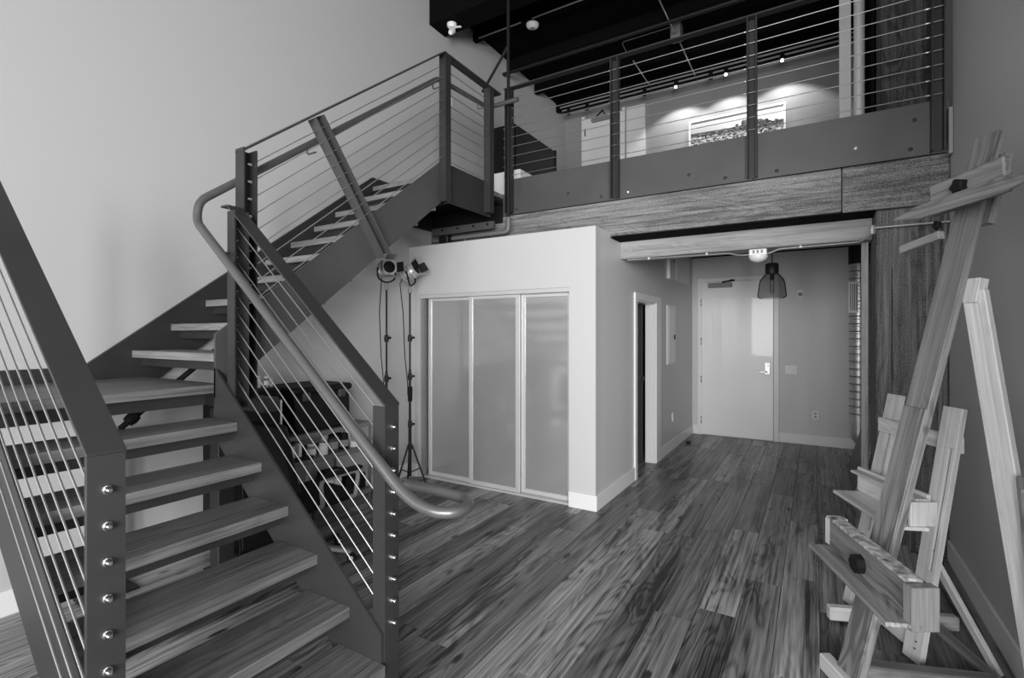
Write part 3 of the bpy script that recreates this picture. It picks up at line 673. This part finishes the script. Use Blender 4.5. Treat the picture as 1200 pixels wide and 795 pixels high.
# shelving unit with supplies
sh=thing('shelving_unit',(-3.42,2.48,0),'grey metal shelving unit against the left wall under the upper stairs','shelf')
for z in (.20,.56,.757):
    B().box(-3.66,-3.20,2.165,3.0,z-.035,z).make('shelf_board',SHELFM,sh,bevel=.002)
for xx in (-3.65,-3.215):
    for yy in (2.18,2.985): B().tube([(xx,yy,.02),(xx,yy,.757)],.012,8).make('shelf_post',SHELFM,sh,smooth=True)
def canister(n,x,y,z,r,h,m,mc,label,g='jars on the middle shelf',cat='jar'):
    o=B().lathe((x,y,z+.0005),[(r,0),(r,h*.78),(r*.8,h*.84)],14).make(n,m,None,smooth=True,label=label,cat=cat,group=g)
    B().lathe((x,y,z+h*.84),[(r*.85,0),(r*.85,h*.16)],14).make('lid',mc,o,smooth=True)
    B().lathe((x,y,z+h*.2),[(r*1.01,0),(r*1.01,h*.42)],14).make('paper_label',GREY if m in(BLACK,DGREY) else WHITE,o,smooth=True)
    return o
canister('jar',-3.28,2.46,.56,.036,.10,GREY,WHITE,'small grey jar with white lid, leftmost jar on the middle shelf')
canister('jar',-3.27,2.56,.56,.036,.09,WHITE,WHITE,'small white jar with white lid, second on the middle shelf')
canister('jar',-3.28,2.66,.56,.042,.13,DGREY,BLACK,'dark jar with black lid, third on the middle shelf')
canister('jar',-3.40,2.68,.56,.03,.15,WHITE,WHITE,'pale bottle standing behind the dark jar on the middle shelf',cat='bottle')
canister('jar',-3.28,2.77,.56,.040,.125,BLACK,BLACK,'black jar with grey label, fourth on the middle shelf')
canister('jar',-3.42,2.80,.56,.045,.15,BLACK,BLACK,'tall black tin standing at the back of the middle shelf',cat='tin')
canister('jar',-3.28,2.87,.56,.038,.12,WHITE,WHITE,'white jar at the right end of the middle shelf')
for k in range(5):
    B().box(-3.36,-3.22,2.20+k*.028,2.222+k*.028,.561,.70-.01*(k%3)).make('book',(WHITE,DGREY,WHITE,GREY,WHITE)[k],None,label=('first thin white booklet from the left on the middle shelf','thin dark booklet, second from the left on the middle shelf','white booklet in the middle of the row of five on the middle shelf','thin grey booklet, fourth from the left on the middle shelf','last white booklet of the row, beside the small grey jar')[k],cat='book',group='booklets on the middle shelf')
for k,(y,h_,m_,mc) in enumerate(((2.40,.14,DGREY,BLACK),(2.52,.15,GREY,WHITE),(2.62,.18,WHITE,WHITE),(2.70,.20,WHITE,WHITE))):
    canister('bottle',-3.28,y,.20,.036,h_,m_,mc,('dark squat bottle','grey squeeze bottle','white plastic bottle','tallest white plastic bottle')[k]+' on the lowest shelf','bottles on the lowest shelf','bottle')
bk=B().box(-3.62,-3.24,2.77,2.97,.201,.33).make('storage_bin',BLACK,None,bevel=.01,label='black open bin at the right end of the lowest shelf',cat='bin')
# black tote
tb=thing('tool_box',(-3.42,2.55,.758),'large black lidded tote on the top shelf','box')
B().prism([(-3.61,2.31,.758),(-3.24,2.31,.758),(-3.22,2.28,1.05),(-3.63,2.28,1.05)],(0,.50,0)).make('body',BLACK,tb,bevel=.015)
B().box(-3.645,-3.205,2.265,2.80,1.05,1.10).make('lid',BLACK,tb,bevel=.016)
B().box(-3.24,-3.20,2.34,2.40,1.0,1.06).make('latch',DGREY,tb,bevel=.004); B().box(-3.24,-3.20,2.66,2.72,1.0,1.06).make('latch',DGREY,tb,bevel=.004)
B().prism([(-3.226,2.58,.935),(-3.226,2.66,.940),(-3.226,2.66,.955),(-3.226,2.62,.952),(-3.226,2.58,.950)],(.003,0,0)).make('emblem',WHITE,tb)
# black cabinet left of the shelf with bottles on top
kc=thing('storage_cabinet',(-3.38,1.95,0),'tall black cabinet between the landing column and the shelving unit','cabinet')
B().box(-3.65,-3.20,1.86,2.14,.05,1.10).make('body',BLACK,kc,bevel=.006)
B().box(-3.66,-3.19,1.85,2.15,1.10,1.125).make('top_panel',BLACKM,kc,bevel=.003)
B().box(-3.199,-3.185,1.87,2.13,.08,1.07).make('door',BLACKM,kc,bevel=.004)
B().tube(arc([(-3.185,2.12,1.04),(-3.15,2.12,1.04),(-3.15,2.12,.86),(-3.185,2.12,.86)],.02),.008,8).make('handle',CHROME,kc,smooth=True)
for k in range(6):
    yy=1.90+.045*k; h_=(.05,.07,.06,.08,.075,.06)[k]
    canister('bottle',-3.25-.03*(k%2),yy,1.126,.014+.004*(k>2),h_,CLEARGL if k%2==0 else WHITE,WHITE,('leftmost tiny clear bottle on the black cabinet top','leftmost tiny white bottle on the black cabinet top','second tiny clear bottle from the left on the black cabinet top','taller white bottle in mid-row on the black cabinet top','rightmost clear bottle on the black cabinet top','rightmost white bottle on the black cabinet top')[k],'small bottles on the black cabinet','bottle')
# rolling chair
ch=thing('office_chair',(-2.83,2.12,0),'black rolling office chair with looped arms behind the stair railing','chair')
cx,cy=-2.83,2.12
for k in range(5):
    a=math.radians(72*k+30); dx,dy=math.cos(a),math.sin(a)
    B().bar((cx,cy,.105),(cx+dx*.27,cy+dy*.27,.075),.035,.022,(-dy,dx,0)).make('base_spoke',GREY if k==0 else BLACKM,ch)
    cs=B().lathe((cx+dx*.27-.013*-dy,cy+dy*.27-.013*dx,.031),[(.027,0),(.030,.004),(.030,.022),(.027,.026)],16,(-dy,dx,0)).make('caster_wheel',BLACK,ch,smooth=True)
    B().lathe((cx+dx*.27-.0145*-dy,cy+dy*.27-.0145*dx,.031),[(.014,0),(.014,.029)],12,(-dy,dx,0)).make('hub',WHITE,cs,smooth=True)
B().tube([(cx,cy,.09),(cx,cy,.40)],.024,12).make('gas_column',BLACKM,ch,smooth=True)
B().box(cx-.22,cx+.22,cy-.23,cy+.20,.40,.47).make('seat',BLACK,ch,bevel=.03)
B().prism([(cx-.20,cy-.20,.52),(cx+.20,cy-.20,.52),(cx+.17,cy-.28,.96),(cx-.17,cy-.28,.96)],(0,-.05,0)).make('backrest',BLACK,ch,bevel=.02)
B().bar((cx,cy-.1,.41),(cx,cy-.27,.58),.06,.015,(1,0,0)).make('back_bracket',BLACKM,ch)
for sx in (-1,1):
    x=cx+sx*.25
    B().tube(arc([(x-sx*.06,cy+.14,.43),(x,cy+.15,.43),(x,cy+.18,.60),(x,cy-.12,.60),(x,cy-.10,.43),(x-sx*.06,cy-.09,.43)],.05),.014,8).make('arm_loop',GREY,ch,smooth=True)
    B().box(x-.028,x+.028,cy-.14,cy+.20,.605,.63).make('armrest',BLACK,ch,bevel=.01)
# leaning black pole with clamp
bp=thing('leaning_pole',(-3.45,1.35,.98),'black tube with a clamp leaning under the upper flight by the left wall','pole')
B().tube([(-3.45,1.30,.945),(-3.45,2.10,1.595)],.017,10).make('tube',BLACKM,bp,smooth=True)
B().lathe((-3.45,1.36,.995),[(.03,-.03),(.036,0),(.03,.03)],10,(0,1,.8)).make('clamp',BLACK,bp,smooth=True)
B().box(-3.56,-3.40,1.16,1.34,.90,.93).box(-3.52,-3.46,1.2,1.3,.012,.90).make('stand',BLACKM,bp)
B().box(-3.56,-3.40,1.12,1.38,.0,.012).make('foot_plate',BLACKM,bp)
# ---------------------------------------------------------------- easels by the right wall
# they stand turned 31.25 degrees in the room: E(a,d,z) a = towards the wall, d = along the easel's width
cy_,sy_=math.cos(YAW),math.sin(YAW)
def E(a,d,z): return V((a*cy_-d*sy_,a*sy_+d*cy_,z))
FW=E(0,1,0); RT=E(1,0,0)
e1=thing('studio_easel',E(1.7,2.1,0),'large weathered oak easel in the right foreground with a paint-crusted tray','easel')
def bd(n,p,q,w_,t,side,m,parent,**k): k.setdefault('bevel',.0025); return board(n,E(*p),E(*q),w_,t,side,m,parent,**k)
ml=lambda z:1.434+(z-.066)*.2502      # mast lateral position by height
bd('mast',(ml(.0),2.1,.02),(ml(2.33),2.1,2.33),.118,.030,FW,OAK,e1)
bd('mast_sleeve',(ml(.0)-.021,2.1,.02),(ml(1.19)-.021,2.1,1.19),.120,.010,FW,OAK,e1,bevel=.003)
bd('rear_batten',(ml(1.95)+.06,2.09,1.95),(ml(2.24)+.06,2.09,2.24),.09,.03,FW,OAK,e1)
bd('bracket_block',(ml(1.64)+.035,2.02,1.62),(ml(1.72)+.035,2.02,1.72),.06,.04,FW,PINE,e1)
# tray
def tr_(p,q): pass
tf,tn=(1.475,2.303),(1.365,1.706)
def tp(s,off,z): # along tray, off toward room
    a=tf[0]+(tn[0]-tf[0])*s-off; d=tf[1]+(tn[1]-tf[1])*s; return (a,d,z)
CRUST=mat('paint_crust',.5,.55,var=.85,bump=.8,bscale=500)
bd('tray_top',tp(-.0,-.005,.655),tp(1.0,-.005,.655),.060,.012,RT,CRUST,e1)
bd('tray_front',tp(.02,.01,.585),tp(.98,.01,.585),.125,.018,(0,0,1),OAK,e1)
bd('tray_ledge',tp(-.01,.045,.517),tp(1.05,.045,.517),.11,.016,RT,OAK,e1)
bd('tray_back',tp(.03,-.055,.58),tp(.97,-.055,.58),.12,.018,(0,0,1),OAK,e1)
bd('end_block',tp(0,-.02,.53),tp(0,-.02,.648),.085,.035,RT,PINE,e1)
bd('end_block',tp(1.03,-.02,.50),tp(1.03,-.02,.648),.095,.04,RT,OAK,e1)
KN=BLACK
def knob(n,p,r,parent,lobes=6,dirv=None,amp=.16):
    dirv=dirv or -RT
    c=E(*p); ax=V(dirv).normalized(); b=B(); up=V((0,0,1)); a=ax.cross(up).normalized(); b2=ax.cross(a); N_=36
    ring=[]
    for k in range(N_):
        th=2*math.pi*k/N_; rr=r*(1+amp*math.cos(lobes*th)); ring.append((a*math.cos(th)+b2*math.sin(th))*rr)
    vs=[c+q for q in ring]+[c+q+ax*r*.7 for q in ring]+[c+q*.75+ax*r*.85 for q in ring]
    fs=[]
    for L_ in range(2):
        for k in range(N_): fs.append((L_*N_+k,L_*N_+(k+1)%N_,(L_+1)*N_+(k+1)%N_,(L_+1)*N_+k))
    fs+=[tuple(range(N_)),tuple(range(2*N_,3*N_))]
    b.poly(vs,fs); return b.make(n,KN,parent,smooth=True)
knob('tray_knob',tp(.50,.022,.575),.036,e1,8,None,.05)
# top clamp and canvas ledge
bd('clamp_block',(ml(2.1)-.055,1.90,2.11),(ml(2.1)-.055,2.24,2.09),.14,.035,(0,0,1),OAK,e1,bevel=.006)
knob('clamp_knob',(ml(2.1)-.075,2.08,2.11),.030,e1,5)
bd('canvas_ledge',(1.81,1.73,2.045),(1.81,2.20,2.045),.075,.018,V((0,0,.25))+RT,OAK,e1,bevel=.006)
B().prism([E(1.768,d,z) for d,z in ((2.33,2.025),(2.20,2.055),(1.80,2.068),(1.725,2.052),(1.715,2.03),(1.80,2.008),(2.18,1.998))],RT*.018).grain('ledge_lip',OAK,e1,E(1.768,2.33,2.03),E(1.768,1.72,2.03),(0,0,1),.003)
B().lathe(E(1.775,1.95,2.01),[(.008,0),(.008,.004)],8,-RT).make('screw',CHROME,e1)
bd('rear_peg',(ml(1.9)-.02,2.18,1.93),(ml(1.9)-.02,2.40,1.90),.035,.03,(0,0,1),OAK,e1)
knob('peg_knob',(ml(1.95)-.03,2.20,1.975),.018,e1,5)
# rear leg in two overlapping pieces
bd('rear_leg',(1.87,2.02,1.67),(1.905,1.76,.02),.085,.030,V(FW)*1+RT*-.2,PINE,e1,bevel=.004)
bd('rear_leg_extension',(1.862,1.80,.98),(1.86,1.70,.02),.07,.028,V(FW)*1+RT*-.2,OAK,e1,bevel=.004)
B().lathe(E(1.845,1.80,.93),[(.010,0),(.010,.006)],8,-RT-FW*.6).make('leg_bolt',CHROME,e1,smooth=True)
bd('base_beam',(1.46,2.165,.045),(2.00,2.06,.045),.075,.06,(0,0,1),OAK,e1,bevel=.005)
bd('base_foot',(1.395,1.80,.035),(1.40,2.24,.035),.07,.05,(0,0,1),PINE,e1,bevel=.005)
# light easel
e2=thing('studio_easel',E(1.9,2.45,0),'pale pine easel with two slotted uprights behind the weathered easel','easel')
def upright(a0,d0,a1,d1,zt,label=None):
    M,l=frame(E(a0,d0,.03),E(a1,d1,zt),FW); b=B(); w_,t=.098,.026
    s0,s1=-l*.14,l*.34; sw=.006; so=-.024
    b.box(-l/2,s0,-w_/2,w_/2,-t/2,t/2); b.box(s1,l/2,-w_/2,w_/2,-t/2,t/2)
    b.box(s0,s1,-w_/2,so-sw,-t/2,t/2); b.box(s0,s1,so+sw,w_/2,-t/2,t/2)
    o=finish('upright',b.v,b.f,M,PINE,e2,False,.0015)
    b=B().box(s0,s1,so-sw,so+sw,-t*.1,t*.1); finish('slot_lining',b.v,b.f,M,DGREY,o,False,0)
    return o
upright(1.805,2.25,1.995,2.25,1.165)
upright(1.835,2.71,2.085,2.71,1.165)
bd('crossbar',(2.00,2.22,1.0),(2.03,2.76,1.0),.075,.02,(0,0,1),PINE,e2)
bd('tray_back',(1.895,2.27,.70),(1.915,2.76,.70),.13,.018,(0,0,1),PINE,e2)
bd('tray_ledge',(1.765,2.22,.63),(1.845,2.74,.63),.16,.016,RT,PINE,e2)
bd('tray_lip',(1.85,2.25,.745),(1.885,2.74,.745),.06,.014,RT,PINE,e2)
bd('tray_end',(1.84,2.24,.635),(1.84,2.24,.745),.12,.018,RT,PINE,e2)
bd('bottom_rail',(1.83,2.29,.10),(1.85,2.69,.10),.09,.02,(0,0,1),PINE,e2)
bd('rear_foot',(1.65,2.61,.045),(2.235,2.51,.045),.07,.045,(0,0,1),PINE,e2,bevel=.006)
bd('rear_strut',(2.11,2.17,.02),(1.90,2.285,.52),.045,.02,FW,PINE,e2)
bd('inner_strut',(2.03,2.60,.40),(2.075,2.55,.07),.045,.02,FW,OAK,e2)
bd('floor_brace',(2.09,2.50,.06),(2.05,2.12,.03),.05,.022,RT,OAK,e2)
knob('star_knob',(2.065,2.53,.075),.022,e2,5,V((0,0,1))-RT)
for a_,z_ in ((1.812,.09),(1.818,.12),(1.822,.07)):
    B().lathe(E(a_-.012,2.235,z_),[(.004,0),(.004,.002)],8,-RT).make('screw',BLACKM,e2)
B().lathe(E(1.885,2.222,.53),[(.007,0),(.007,.008)],8,-RT).make('bolt',CHROME,e2)
